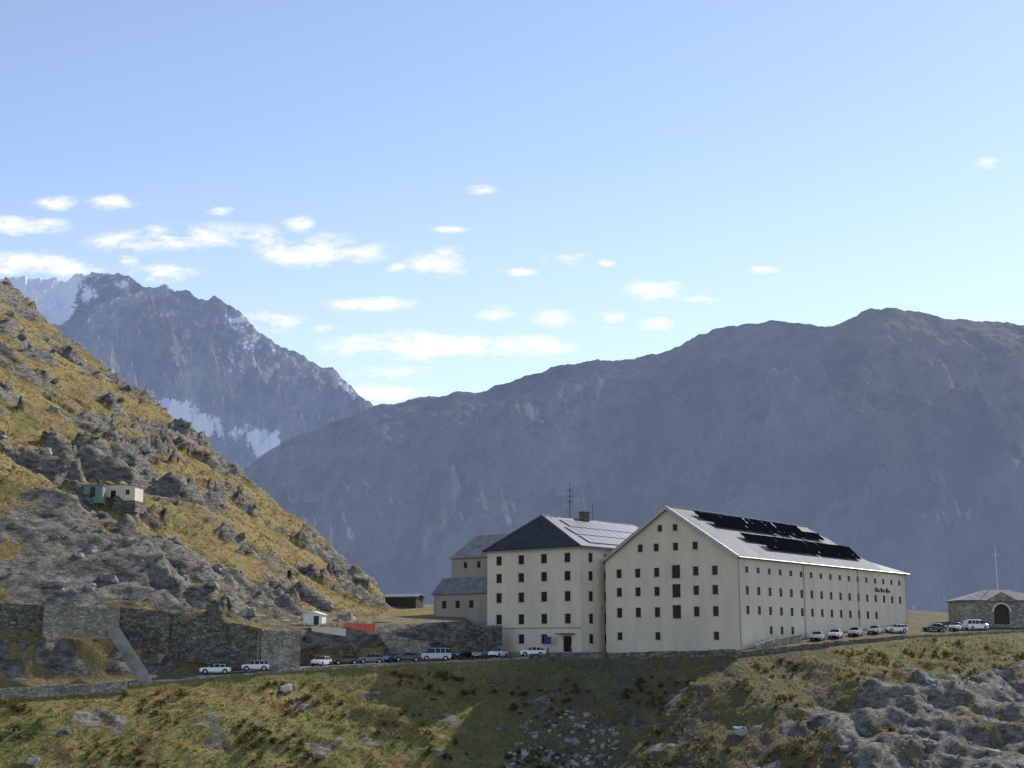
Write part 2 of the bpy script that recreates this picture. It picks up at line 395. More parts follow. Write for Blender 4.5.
def sunlit_vegR(X,D,Z,S,u): return np.clip(.05+.95*sst(800,930,u)*sst(.4,.65,S),0,1)  # brown grass on the right summit flank, its pale tone painting in sunlight
mountain("mountain",profR,150,1400,2.0,[(150,3300),(520,3100),(720,2600),(885,2250),(1024,2400),(1400,2600)],[(150,1700),(600,1350),(1000,1100),(1400,1000)],-45,M_mr,360,520,1.35,4.0,None,sunlit_vegR,.55,320,.27,.05,
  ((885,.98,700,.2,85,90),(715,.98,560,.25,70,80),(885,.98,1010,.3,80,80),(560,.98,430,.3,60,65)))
profL=[(-150,300),(-60,285),(0,278),(20,277),(60,281),(75,277),(100,275),(128,274),(140,284),(152,288),(175,292),(215,297),(232,306),(250,322),(262,333),(275,346),(300,356),(322,366),(340,375),(352,386),(372,406),(395,430),(450,470),(600,560)]
def snowL(X,D,Z,S,u,r):
    e=Z/D
    a=sst(100,50,u)*sst(.222,.240,e)*1.3
    ce=.165-(u-160)*.0002
    b=1.15*np.exp(-((e-ce)/.016)**2)*sst(120,160,u)*sst(310,275,u)*(.75+.9*fbm(X/260,D/500,4,55))
    c=.30*sst(.165,.2,e)*sst(170,230,u)
    cr=.46*sst(.93,.985,S)*sst(260,110,u)
    gl=.42*sst(.62,.5,r)*sst(.12,.18,e)
    return np.maximum(np.maximum(np.maximum(a,b),np.maximum(c,cr)),gl)
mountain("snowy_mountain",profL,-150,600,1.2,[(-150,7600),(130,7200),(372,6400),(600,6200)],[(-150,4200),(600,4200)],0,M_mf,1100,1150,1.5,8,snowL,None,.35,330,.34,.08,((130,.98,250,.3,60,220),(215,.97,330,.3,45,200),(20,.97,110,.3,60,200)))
# ------------------------------------------------------------------ road
def ribbon(name,q0,q1,i0,i1,dz,mt,n=140):
    b=MB(); pts=EP[i0:i1+1]; seg=np.hypot(np.diff(pts[:,0]),np.diff(pts[:,1])); cs=np.concatenate([[0],np.cumsum(seg)])
    t=np.linspace(0,cs[-1],n); C=np.stack([np.interp(t,cs,pts[:,k]) for k in range(3)],-1)
    T=np.gradient(C[:,:2],axis=0); T/=np.linalg.norm(T,axis=1)[:,None]; Nn=np.stack([-T[:,1],T[:,0]],-1)
    for i in range(n-1):
        a0=C[i,:2]+Nn[i]*q0;a1=C[i,:2]+Nn[i]*q1;b0=C[i+1,:2]+Nn[i+1]*q0;b1=C[i+1,:2]+Nn[i+1]*q1
        b.poly([(*a0,C[i,2]+dz),(*b0,C[i+1,2]+dz),(*b1,C[i+1,2]+dz),(*a1,C[i,2]+dz)])
    return b.obj(name,[mt])
ribbon("road",.5,6.6,0,8,.1,M_asph)
ribbon("edge_line",.75,.9,0,8,.112,M_white)
# ------------------------------------------------------------------ walls
def wall_line(name,pts,thick,mt):
    """pts: (x,y,ztop,zbot)"""
    b=MB()
    for (p,qq) in zip(pts[:-1],pts[1:]):
        d=Vector((qq[0]-p[0],qq[1]-p[1],0)); L=d.length; d/=L; nn=Vector((-d.y,d.x,0))*thick
        k=max(1,int(L/1.5))
        for i in range(k):
            t0,t1=i/k,(i+1)/k
            f=lambda j,t:p[j]+(qq[j]-p[j])*t
            A=Vector((f(0,t0),f(1,t0),0));B=Vector((f(0,t1),f(1,t1),0))
            jz=random.uniform(-.08,.08); jo=nn.normalized()*random.uniform(-.04,.04)
            vs=[A+jo,B+jo,B+nn,A+nn]; lo=[f(3,t0),f(3,t1),f(3,t1),f(3,t0)]; hi=[f(2,t0)+jz,f(2,t1)+jz,f(2,t1)+jz,f(2,t0)+jz]
            V=[Vector((v.x,v.y,z)) for v,z in zip(vs,lo)]+[Vector((v.x,v.y,z)) for v,z in zip(vs,hi)]
            b.raw(V,[(0,3,2,1),(4,5,6,7),(0,1,5,4),(1,2,6,5),(2,3,7,6),(3,0,4,7)])
    return b.obj(name,[mt])
def wpx(name,lst,thick,mt):
    pts=[]
    for u,vt,vb,D in lst:
        a=Pt(u,vt,D); c=Pt(u,vb,D); pts.append((a[0],a[1],a[2],c[2]))
    return wall_line(name,pts,thick,mt)
def edge_wall(name,i0,i1,top,bot,mt,off=-.05,thick=.5):
    pts=[]
    for i in range(i0,i1+1):
        p=EP[i]; pts.append((p[0],p[1]+off,p[2]+top,p[2]-bot))
    return wall_line(name,pts,thick,mt)
edge_wall("retaining_wall",1,3,.45,3.6,M_stoneL,-1.3)
edge_wall("retaining_wall",3,7,.05,1.0,M_stoneL,-.3)
edge_wall("retaining_wall",7,9,.55,2.6,M_stoneD,-.4)
edge_wall("retaining_wall",9,11,.15,3.4,M_stoneD,-.7)
edge_wall("retaining_wall",11,13,.1,1.6,M_stoneL,-.3)
wpx("stone_wall",[(-40,600,650,205.5),(44,605,648,208)],.8,M_stoneD)
wpx("stone_wall",[(44,605,636,207.5),(120,607,640,210)],.8,M_stoneL)
wpx("stone_wall",[(120,607,648,211),(170,612,652,213)],.8,M_stoneD)
wpx("stone_wall",[(170,613,658,214),(262,628,672,216.7)],.8,M_stoneD)
wpx("stone_wall",[(258,632,672,216.5),(301,631,668,220)],.8,M_stoneL)
wpx("stone_wall",[(312,626,664,229),(346,628,662,232)],.7,M_wallB)
wpx("stone_wall",[(346,631,662,233),(378,633,661,236),(430,642,661,240)],.7,M_stoneL)
wpx("stone_wall",[(374,622,662,243),(440,624,660,246),(502,626,660,249)],.8,M_stoneD)
def fence():
    b=MB(); A=Vector(Pt(344,631,233.4)); B=Vector(Pt(375,632,235.8)); d=B-A; n=12
    for i in range(n):
        p=A+d*(i/n); q=A+d*((i+1)/n); b.raw([p,q,q+Vector((0,.05,1.35+.08*math.sin(i*2))),p+Vector((0,.05,1.35+.08*math.sin(i*2-2)))],[(0,1,2,3)])
        b.cyl(p-Vector((0,0,.4)),p+Vector((0,0,1.5)),.035,6,1)
    b.obj("safety_fence",[M_orange,M_steel])
fence()
def steps():
    b=MB(); a=Vector(Pt(114,628,209)); c=Vector(Pt(146,679,205)); n=34
    for i in range(n):
        p=a.lerp(c,i/n); q=a.lerp(c,(i+1)/n)
        b.box((p.x-.8,p.y,q.z-.8),(1.6,0,0),(q.x-p.x,q.y-p.y-.02,0),(0,0,p.z-q.z+.8))
    b.obj("stone_steps",[M_conc])
steps()
# ------------------------------------------------------------------ hospice
ca=math.radians(37.5)
g=Vector((-math.cos(ca),math.sin(ca),0)); l=Vector((math.sin(ca),math.cos(ca),0)); Zv=Vector((0,0,1))
def hospice():
    root=empty("hospice_building"); c=Pt(737,556,230); O=Vector((c[0],c[1],-3.0)); eh=c[2]+3.0
    rz=Pt(667,509,238)[2]+3.0; Wd=25.8; L=70.5; Lm=59
    W,G,Fm,SR=MB(),MB(),MB(),MB()
    z0=lambda v:Pt(670,v,238)[2]+3.0
    cols=[4.2,7.8,11.6,15.4,19.2,23.0]
    wins=[]
    for v,cs,w,h in ((528,[11.6,14.6],.9,1.1),(547,[7.8,11.6,15.4,18.6],1.0,1.3),(572,cols,1.05,1.5),(591,cols,1.05,1.5),(612,cols,1.05,1.6),(636,[4.2,15.4,23.0],1.0,1.3)):
        for s in cs:
            if s==11.6 and v in(572,591,612): wins.append((s-.8,z0(v)-1.1,1.6,2.2))
            else: wins.append((s-w/2,z0(v)-h/2,w,h))
    wall_face(W,G,Fm,O,g,-l,[(0,0),(0,eh),(Wd/2,rz),(Wd,eh),(Wd,0)],wins,.2,SR)
    wins=[]
    n=17
    for i in range(n):
        s=3.2+i*(L-6.5)/(n-1)
        for r,(zz,h) in enumerate(((15.4,1.0),(12.0,1.4),(8.8,1.4),(5.6,1.3))):
            gl=2.6+ .09*s
            if zz< gl+1.1: continue
            if r==3 and i<2: continue
            wins.append((s-.55,zz-h/2,1.1,h))
    wall_face(W,G,Fm,O,l,-g,[(0,0),(L,0),(L,eh),(0,eh)],wins,.12)
    wall_face(W,G,Fm,O+g*Wd,l,g,[(0,0),(L,0),(L,eh),(0,eh)],[(3+i*4.5,zz,1,1.4) for i in range(15) for zz in (5,8.5,12)])
    wall_face(W,G,Fm,O+l*L,g,l,[(0,0),(0,eh),(Wd,eh),(Wd,0)],[(3+i*4,zz,1,1.4) for i in range(5) for zz in (8.5,12)])
    W.obj("walls",[M_wallA],root); G.obj("window_panes",[M_glass],root); Fm.obj("window_frames",[M_frame],root); SR.obj("window_surrounds",[M_surr],root)
    R=MB(); ov=.7; dzs=(rz-eh)/(Wd/2)
    P=lambda s,t,z:O+g*s+l*t+Zv*z
    th=.35; up=.12
    eL=-ov; zE=eh-ov*dzs+up+.3; rzz=rz+up+.3
    hip=6.5
    R.slab([P(eL,-ov,zE),P(eL,Lm,zE),P(Wd/2,Lm-hip,rzz),P(Wd/2,-ov,rzz)],th,0)
    R.slab([P(Wd/2,-ov,rzz),P(Wd/2,Lm-hip,rzz),P(Wd-eL,Lm,zE),P(Wd-eL,-ov,zE)],th,0)
    R.slab([P(eL,Lm,zE),P(Wd-eL,Lm,zE),P(Wd/2,Lm-hip,rzz)],th,0)
    rl=eh+3.6
    R.slab([P(eL,Lm+.01,zE),P(eL,L+ov,zE),P(Wd*.38,L-4,rl),P(Wd*.38,Lm-6,rl)],th,0)
    R.slab([P(eL,L+ov,zE),P(Wd-eL,L+ov,zE),P(Wd*.62,L-4,rl),P(Wd*.38,L-4,rl)],th,0)
    R.slab([P(Wd*.62,L-4,rl),P(Wd-eL,L+ov,zE),P(Wd-eL,Lm+.01,zE),P(Wd*.62,Lm-6,rl)],th,0)
    R.poly([P(Wd*.38,Lm-6,rl),P(Wd*.38,L-4,rl),P(Wd*.62,L-4,rl),P(Wd*.62,Lm-6,rl)],0)
    R.obj("roof",[M_metal],root)
    sd=(P(Wd/2,0,rzz)-P(eL,0,zE)); SL=sd.length; sd.normalize(); sn=l.cross(sd); 
    if sn.z<0: sn=-sn
    base=P(eL,0,zE)
    q=lambda a,t,h:base+sd*a+l*t+sn*h
    T=MB()
    for i in range(0,56):
        t=i*1.05
        amax=SL if t<Lm-hip else SL*(Lm-t)/hip
        if amax>1: T.box(q(.05,t,.002),sd*(amax-.1),l*.05,sn*.06)
    T.obj("roof_seams",[M_metal],root); T=MB()
    T.box(P(Wd/2-.25,-ov-.01,rzz+.0),g*.5,l*(Lm-hip+ov),Zv*.1)
    T.box(q(-.12,-ov,-.25),sd*.1,l*(L+2*ov),sn*.2)
    T.box(q(0,-ov-.14,-.45),sd*SL,l*.12,sn*.55)
    sd2=(P(Wd/2,0,rzz)-P(Wd-eL,0,zE)); sn2=-l.cross(sd2.normalized()); sn2=sn2 if sn2.z>0 else -sn2
    T.box(P(Wd-eL,-ov-.14,zE)-sn2*.45,sd2,l*.12,sn2*.55)
    T.obj("roof_trim",[M_steel],root)
    S=MB();K=MB()
    tilt=math.radians(10)
    for (a0,h,t0,t1) in ((3.2,2.1,15,53),(5.6,2.1,11,54),(10.0,2.1,7,49),(12.4,1.9,5,44)):
        t=t0
        while t<t1:
            dirn=(sd*math.cos(tilt)+sn*math.sin(tilt))
            nn2=l.cross(dirn); nn2=nn2 if nn2.z>0 else -nn2
            o=q(a0,t,.35)+sn*random.uniform(-.05,.05)
            S.box(o,dirn*h,l*1.62,nn2*.07)
            K.cyl(q(a0+.3,t+.8,0),q(a0+.3,t+.8,.4),.04,6); K.cyl(q(a0+h-.3,t+.8,0),q(a0+h-.3,t+.8,.6),.04,6)
            t+=1.72 if random.random()>.03 else 2.4
    S.obj("solar_panels",[M_panel],root); K.obj("panel_racks",[M_steel],root)
    D=MB()
    for t in (.3,24,47,70.2): D.cyl(P(-.12,t,3),P(-.12,t,eh-.4),.07,8)
    D.obj("downpipes",[M_grey],root)
    Sg=MB()
    for i,(dz,w) in enumerate(((0,.9),(.0,.5),(.0,.7),(.0,.5),(.0,.8),(0,.5))):
        Sg.box(P(-.18,55+i*1.3,13.3),l*w,-g*-.1,Zv*(.8 if i%2==0 else .5))
    Sg.obj("wall_lettering",[M_dark],root)
    Cn=MB(); 
    for t in (20,44):
        Cn.box(P(Wd/2+1.5,t,rz-1.2),g*1,l*1.2,Zv*1.6); Cn.box(P(Wd/2+1.4,t-.1,rz+.4),g*1.2,l*1.4,Zv*.15)
    Cn.obj("chimneys",[M_stoneD],root)
    pts=[]
    for t,zt in ((1.5,3.2),(9,4.2),(18,5.0)):
        p=P(-2.2,t,0); pts.append((p.x,p.y,zt-3,zt-6))
    wall_line("stone_wall",pts,.5,M_stoneL)
hospice()
# ------------------------------------------------------------------ hostel (second building)
cb=math.radians(40); g2=Vector((-math.cos(cb),math.sin(cb),0)); l2=Vector((math.sin(cb),math.cos(cb),0))
def hostel():
    root=empty("hostel_building"); c=Pt(580,545,243); O=Vector((c[0],c[1],-3)); eh=c[2]+3; Wd=21.2; L=34; rz=Pt(560,515.5,253)[2]+3
    W,G,Fm,SR=MB(),MB(),MB(),MB()
    z0=lambda v:Pt(540,v,249)[2]+3
    wins=[]
    for v,h in ((559,1.6),(577,1.6),(597,1.7),(619,1.7),(639,1.6)):
        for i,s in enumerate((2.8,8.0,13.2,18.4)):
            if v==639 and i in(0,): continue
            wins.append((s-.65,z0(v)-h/2,1.3,h))
    wins.append((2.0,2.0,1.8,2.7))
    wall_face(W,G,Fm,O,g2,-l2,[(0,0),(0,eh),(Wd,eh),(Wd,0)],wins,.2,SR)
    wr=[(s-.6,z0(v)-h/2,1.2,h) for v,h in ((559,1.6),(577,1.6),(597,1.7),(619,1.7),(639,1.6)) for s in (3,7.5,12,17,22,27)]
    wall_face(W,G,Fm,O,l2,-g2,[(0,0),(L,0),(L,eh),(0,eh)],wr,.15,SR)
    wall_face(W,G,Fm,O+g2*Wd,l2,g2,[(0,0),(L,0),(L,eh),(0,eh)],wr)
    wall_face(W,G,Fm,O+l2*L,g2,l2,[(0,0),(0,eh),(Wd,eh),(Wd,0)],wins[:16])
    W.obj("walls",[M_wallB],root); G.obj("window_panes",[M_glass],root); Fm.obj("window_frames",[M_frame],root); SR.obj("window_surrounds",[M_surr],root)
    P=lambda s,t,z:O+g2*s+l2*t+Zv*z
    o=.7; zE=eh-.1; i1=2.6; R=MB()
    A,B,C,D=P(-o,-o,zE),P(Wd+o,-o,zE),P(Wd+o,L+o,zE),P(-o,L+o,zE); E,Fp=P(Wd/2,i1,rz),P(Wd/2,L-i1,rz)
    R.slab([A,E,B],.25,0); R.slab([A,D,Fp,E],.25,1); R.slab([B,E,Fp,C],.25,0); R.slab([D,C,Fp],.25,0)
    R.obj("roof",[M_slate,M_metal],root)
    T=MB()
    for (a,b,nn) in ((A,B,l2),(A,D,g2)):
        T.box(a-Zv*.42,(b-a),nn*.12,Zv*.2)
    T.cyl(A,E,.09);T.cyl(B,E,.09);T.cyl(E,Fp,.11)
    T.obj("gutters_and_ridge",[M_metal],root)
    S=MB(); sd=(E-P(-o,i1,zE)); SL=sd.length; sd.normalize(); sn=l2.cross(sd); sn=sn if sn.z>0 else -sn
    for r in range(3):
        for cidx in range(11):
            t=3.6+cidx*2.3
            if r==2 and cidx in(0,): continue
            oo=P(-o,t,zE)+sd*(1.4+r*3.4)+sn*.12
            S.box(oo,sd*3.1,l2*2.15,sn*.05)
    S.obj("solar_panels",[M_panel2],root)
    Cn=MB(); Cn.box(P(Wd/2-1,14,rz-1.2),g2*1.2,l2*1.6,Zv*2.4); Cn.box(P(Wd/2-1.15,13.85,rz+1.2),g2*1.5,l2*1.9,Zv*.2)
    Cn.obj("chimney",[M_stoneD],root)
    St=MB()
    St.box(P(-.05,-.06,0),g2*(Wd+.1),l2*.055,Zv*2.0)
    St.box(P(-.06,0,0),g2*.055,l2*L,Zv*2.0)
    St.box(P(-.05,-.09,6.0),g2*(Wd+.1),l2*.085,Zv*.2)
    St.obj("plinth",[M_grey],root)
    a=empty("antenna_mast"); b=MB(); base=P(Wd/2,11,rz-.2)
    b.cyl(base,base+Zv*7.0,.10,8,0,.05)
    for hh,w in ((4.2,.9),(5.4,.7),(3.2,.5)):
        b.cyl(base+Zv*hh-g2*w,base+Zv*hh+g2*w,.035,6)
        for s in (-w,-w*.3,w*.3,w): b.cyl(base+Zv*(hh-.35)+g2*s,base+Zv*(hh+.35)+g2*s,.03,5)
    for s in (1,-1): b.cyl(base+Zv*3,base+l2*2.2*s+Zv*.0,.02,4)
    b2=P(Wd/2,18,rz-.2); b.cyl(b2,b2+Zv*3.2,.06,6)
    b.obj("mast",[M_dark],a)
    aw=MB(); aw.box(P(1.2,-1.4,5.0),g2*3.4,l2*1.35,Zv*.15); aw.obj("entrance_canopy",[M_slate],root)
    sg=MB(); p=P(5.2,-1.6,1.6); sg.cyl(p,p+Zv*3.1,.05,6,1); sg.cyl(p+g2*1.4,p+g2*1.4+Zv*3.1,.05,6,1); sg.box(p+Zv*1.7-l2*.06,g2*1.4,-l2*.05,Zv*1.3,0); sg.obj("notice_board",[simple("blue_sign",(.03,.06,.16),.5),M_steel])
hostel()
# ------------------------------------------------------------------ rear stone house + annexes
def block(name,u,v,D,ang,wl,wr,zb,eh_v,rise,mw,mr,wins_l=(),ridge='l',ov=.4,fm=None):
    root=empty(name); c=Pt(u,eh_v,D); a=math.radians(ang); G1=Vector((-math.cos(a),math.sin(a),0)); L1=Vector((math.sin(a),math.cos(a),0))
    O=Vector((c[0],c[1],zb)); eh=c[2]-zb
    W,G,Fm=MB(),MB(),MB()
    gab=[(0,0),(0,eh),(wl/2,eh+rise),(wl,eh),(wl,0)] if ridge=='l' else [(0,0),(0,eh),(wl,eh),(wl,0)]
    gab2=[(0,0),(wr,0),(wr,eh),(0,eh)] if ridge=='l' else [(0,0),(wr,0),(wr,eh),(wr/2,eh+rise),(0,eh)]
    wall_face(W,G,Fm,O,G1,-L1,gab,list(wins_l)); wall_face(W,G,Fm,O,L1,-G1,gab2,[])
    wall_face(W,G,Fm,O+G1*wl,L1,G1,gab2,[]); wall_face(W,G,Fm,O+L1*wr,G1,L1,gab,[])
    W.obj("walls",[mw],root)
    if wins_l: G.obj("window_panes",[M_glass],root); Fm.obj("window_frames",[fm or M_frame],root)
    P=lambda s,t,z:O+G1*s+L1*t+Zv*z
    R=MB(); th=.22
    if ridge=='l':
        k=rise/(wl/2); e=eh-ov*k+.25; r=eh+rise+.25
        R.slab([P(-ov,-ov,e),P(-ov,wr+ov,e),P(wl/2,wr+ov,r),P(wl/2,-ov,r)],th); R.slab([P(wl/2,-ov,r),P(wl/2,wr+ov,r),P(wl+ov,wr+ov,e),P(wl+ov,-ov,e)],th)
    else:
        k=rise/(wr/2); e=eh-ov*k+.25; r=eh+rise+.25
        R.slab([P(-ov,-ov,e),P(-ov,wr/2,r),P(wl+ov,wr/2,r),P(wl+ov,-ov,e)],th); R.slab([P(-ov,wr/2,r),P(-ov,wr+ov,e),P(wl+ov,wr+ov,e),P(wl+ov,wr/2,r)],th)
    R.obj("roof",[mr],root)
    return root,P
block("stone_house",500,556,271,40,12.6,16,0,556,4.8,M_grey,M_slateL,[(5+i*3.5,z,.9,1.2) for i in range(2) for z in (12,15)],'r')
block("annex_building",494,592,258,40,15,6,2,592,2.8,M_grey,M_slateL,[(5+i*3.4,4.9,1.1,1.4) for i in range(3)],'r',.4)
block("timber_shed",416,600,300,20,7.2,4,5,597,.5,M_dark,M_metal,[(1+i*2.2,1.2,1.3,1.2) for i in range(3)],'r')
def cabin(name,u,v,w,h,dp,mw,mr,D=None,rise=.7,wn=(),sink=.3,fd=.5):
    p=Pt(u,v,D) if D else hit(u,v)
    root=empty(name); O=Vector(p)+Vector((w/2,0,-sink)); W,G,Fm=MB(),MB(),MB()
    G1=Vector((-1,.12,0)).normalized(); L1=Vector((.12,1,0)).normalized()
    gb=[(0,0),(0,h),(w/2,h+rise),(w,h),(w,0)]; sd=[(0,0),(dp,0),(dp,h),(0,h)]
    wall_face(W,G,Fm,O,G1,-L1,gb,list(wn),.15); wall_face(W,G,Fm,O,L1,-G1,sd,[]); wall_face(W,G,Fm,O+G1*w,L1,G1,sd,[]); wall_face(W,G,Fm,O+L1*dp,G1,L1,gb,[])
    W.obj("walls",[mw],root)
    if wn: G.obj("window_panes",[M_glass],root); Fm.obj("window_frames",[M_frame],root)
    P=lambda s,t,z:O+G1*s+L1*t+Zv*z
    R=MB(); k=rise/(w/2); ov=.25
    R.slab([P(-ov,-ov,h-ov*k+.1),P(-ov,dp+ov,h-ov*k+.1),P(w/2,dp+ov,h+rise+.1),P(w/2,-ov,h+rise+.1)],.1)
    R.slab([P(w/2,-ov,h+rise+.1),P(w/2,dp+ov,h+rise+.1),P(w+ov,dp+ov,h-ov*k+.1),P(w+ov,-ov,h-ov*k+.1)],.1)
    R.obj("roof",[mr],root)
    Fd=MB(); Fd.box(P(-.3,-.35,-fd-1.5),G1*(w+.6),L1*(dp+.5),Zv*(fd+1.5-.01)); Fd.obj("foundation",[M_stoneD],root)
    return root
cabin("white_cabin",312,625,3.2,2.0,3,M_white,M_white,236,.5,[(.5,.3,.9,1.5)])
cabin("stone_hut",118,500,6.0,2.7,4,M_wallA,M_slateL,None,.25,[(1,1.1,.8,.9),(3.6,.1,1,1.8)],.3,.6)
p=hit(92,500); tb=MB(); tb.box((p[0]-1.6,p[1],p[2]-1.3),(3.4,0,0),(0,2,0),(0,0,3.2)); tb.box((p[0]-1.8,p[1]-.2,p[2]+1.92),(3.8,0,0),(0,2.4,0),(0,0,.15)); tb.box((p[0]-.4,p[1]-.05,p[2]-.2),(.9,0,0),(0,.04,0),(0,0,1.8),1)
tb.obj("tool_shed",[simple("teal_paint",(.14,.25,.22),.6),M_dark])
def chapel():
    root=empty("mortuary_chapel"); c=Pt(1003,625,288); w=18; O=Vector((c[0]+w/2+.5,c[1],c[2]-1.0)); h=6.0
    G1=Vector((-1,0,0)); L1=Vector((0,1,0)); W,G,Fm=MB(),MB(),MB()
    cx=w/2+.6; aw=1.6
    loop=[(cx-aw,1.2)]+[(cx-aw*math.cos(math.pi*i/12),3.6+aw*math.sin(math.pi*i/12)) for i in range(13)]+[(cx+aw,1.2)]
    outer=[(0,0),(0,h),(w,h),(w,0)]
    lp=[[Vector((a,b,0)) for a,b in outer],[Vector((a,b,0)) for a,b in loop]]
    Pq=lambda s,z,d=0:O+G1*s+Zv*z+L1*d
    W.raw([Pq(p.x,p.y) for q in lp for p in q],[tuple(t) for t in tessellate_polygon(lp)])
    for a,b in zip(loop,loop[1:]+loop[:1]): W.poly([Pq(*a),Pq(*b),Pq(*b,.6),Pq(*a,.6)])
    Dr=MB(); Dr.poly([Pq(a,b,.6) for a,b in loop]); Dr.obj("door",[M_dark],root)
    Ar=MB()
    for i in range(12):
        a0,a1=math.pi*i/12,math.pi*(i+1)/12
        f=lambda a,r,d:Pq(cx-r*math.cos(a),3.6+r*math.sin(a),d)
        Ar.raw([f(a0,aw,-.06),f(a1,aw,-.06),f(a1,aw+.35,-.06),f(a0,aw+.35,-.06),f(a0,aw,0),f(a1,aw,0),f(a1,aw+.35,0),f(a0,aw+.35,0)],[(0,1,2,3),(0,1,5,4),(3,2,6,7)])
    Ar.obj("arch_stones",[M_wallB],root)
    for (o,u,n,ww) in ((O,L1,-G1,8),(O+G1*w,L1,G1,8),(O+L1*8,G1,L1,w)): wall_face(W,G,Fm,o,u,n,[(0,0),(ww,0),(ww,h),(0,h)],[])
    W.obj("walls",[M_stoneL],root)
    R=MB(); ov=.5; A=O+Vector((ov,-ov,h));B=O+Vector((-w-ov,-ov,h));C=O+Vector((-w-ov,8+ov,h));D=O+Vector((ov,8+ov,h)); E=O+Vector((-w/2+2.5,4,h+2.2));Fp=O+Vector((-w/2-2.5,4,h+2.2))
    R.slab([A,E,Fp,B],.25);R.slab([B,Fp,C],.25);R.slab([C,Fp,E,D],.25);R.slab([D,E,A],.25)
    R.obj("roof",[M_slateL],root)
    Pd=MB(); pc=O+Vector((-cx,-.62,h-.2))
    Pd.raw([pc+Vector((-3.4,0,0)),pc+Vector((3.4,0,0)),pc+Vector((0,0,1.9)),pc+Vector((-3.4,3,0)),pc+Vector((3.4,3,0)),pc+Vector((0,3,1.9))],[(0,1,2),(0,2,5,3),(2,1,4,5),(0,3,4,1),(3,5,4)])
    Pd.obj("pediment",[M_stoneL],root)
    f=empty("flagpole"); b=MB(); q=Pt(1000,626,296.5); b.cyl(q,Vector(q)+Zv*16.8,.1,8,0,.05); b.cyl(Vector(q)+Zv*14.8-Vector((.8,0,0)),Vector(q)+Zv*14.8+Vector((.8,0,0)),.05,6); b.obj("pole",[M_white],f)
chapel()
# ------------------------------------------------------------------ cars
def car_mesh(name,L,Hh,Wd,kind,paint):
    hw=Wd/2; b=MB()
    if kind=='hatch': st=[(0,.45,.72,.72,.82),(.03,.3,.82,.84,.92),(.25,.25,.9,.93,1),(.28*L,.22,.95,1.0,1),(.45*L,.2,.97,Hh-.03,1),(.6*L,.2,.97,Hh,1),(.82*L,.22,.98,Hh-.06,1),(.95*L,.25,1.0,1.12,.97),(.99*L,.3,.85,.9,.93),(L,.42,.7,.72,.86)]
    elif kind=='van': st=[(0,.45,.8,.82,.85),(.04,.3,1.0,1.02,.93),(.22,.25,1.08,1.12,1),(.14*L,.22,1.12,1.18,1),(.30*L,.2,1.15,Hh-.05,1),(.5*L,.2,1.15,Hh,1),(.85*L,.22,1.15,Hh-.02,1),(.97*L,.25,1.15,Hh-.15,.98),(.995*L,.3,1.1,1.14,.96),(L,.42,.8,.82,.9)]
    else: st=[(0,.45,.68,.7,.82),(.03,.3,.78,.8,.92),(.25,.25,.86,.89,1),(.29*L,.22,.92,.96,1),(.43*L,.2,.93,Hh-.03,1),(.58*L,.2,.94,Hh,1),(.78*L,.22,.96,Hh-.14,1),(.88*L,.24,.97,1.02,.98),(.98*L,.3,.9,.93,.93),(L,.42,.72,.74,.86)]
    n=len(st); rings=[]
    for (x,zl,zb,zr,ws) in st:
        w=hw*ws; cab=zr-zb>.2; wr=w*(.78 if cab else .88)
        rg=[(-w*.85,zl),(-w,zl+.15),(-w*1.0,(zl+zb)/2),(-w*.97,zb),(-wr,zr-.05 if cab else zr-.01),(-wr*.82,zr),(0,zr+.02),(wr*.82,zr),(wr,zr-.05 if cab else zr-.01),(w*.97,zb),(w,(zl+zb)/2),(w,zl+.15),(w*.85,zl)]
        rings.append([(x-L/2,y,z) for y,z in rg])
    k=13; vs=[p for r in rings for p in r]
    cabf=[s[3]-s[2]>.2 for s in st]
    fs=[];mi=[]
    for i in range(n-1):
        for j in range(k):
            j2=(j+1)%k
            fs.append((i*k+j,i*k+j2,(i+1)*k+j2,(i+1)*k+j))
            gl=0
            both=cabf[i] and cabf[i+1]; one=cabf[i]!=cabf[i+1]
            if j in(3,8) and (both or one): gl=1
            if j in(4,5,6,7) and one and not(kind=='van' and i>6): gl=1
            if j==12: gl=2
            mi.append(gl)
    b.v+=vs
    for f,m_ in zip(fs,mi): b.f.append(f); b.m.append(m_)
    b.f.append(tuple(range(k))); b.m.append(0); b.f.append(tuple((n-1)*k+j for j in range(k-1,-1,-1))); b.m.append(0)
    for s in (-1,1):
        for xx in (.46,.64,.80):
            b.box((xx*L-L/2-.04,s*hw*.985-.02,.96),(.08,0,0),(0,.04,0),(0,-s*hw*.18,Hh-1.02),0)
    for xx in (.18*L,.80*L):
        for s in (-1,1):
            c=Vector((xx-L/2,s*(hw-.20),.32))
            b.cyl(c,c+Vector((0,s*.215,0)),.33,16,2); b.cyl(c+Vector((0,s*.216,0)),c+Vector((0,s*.23,0)),.19,12,3)
            b.cyl(c+Vector((0,s*.15,.03)),c+Vector((0,s*.205,.03)),.40,16,2)
    for s in (-1,1):
        b.box((-L/2-.01,s*hw*.62-.16,.62),(.1,0,0),(0,.32,0),(0,0,.13),4)
        b.box((L/2-.08,s*hw*.66-.12,.68),(.09,0,0),(0,.24,0),(0,0,.18),5)
        b.box((-.21*L,s*(hw+.02)-.09,.95),(.12,0,0),(0,.18,0),(0,0,.12),0)
    b.box((-L/2-.012,-.25,.42),(.02,0,0),(0,.5,0),(0,0,.11),3); b.box((L/2-.005,-.25,.5),(.02,0,0),(0,.5,0),(0,0,.11),3)
    return b.mesh(name,[paint,M_cglass,M_tyre,M_hub,M_lamp,M_tail])
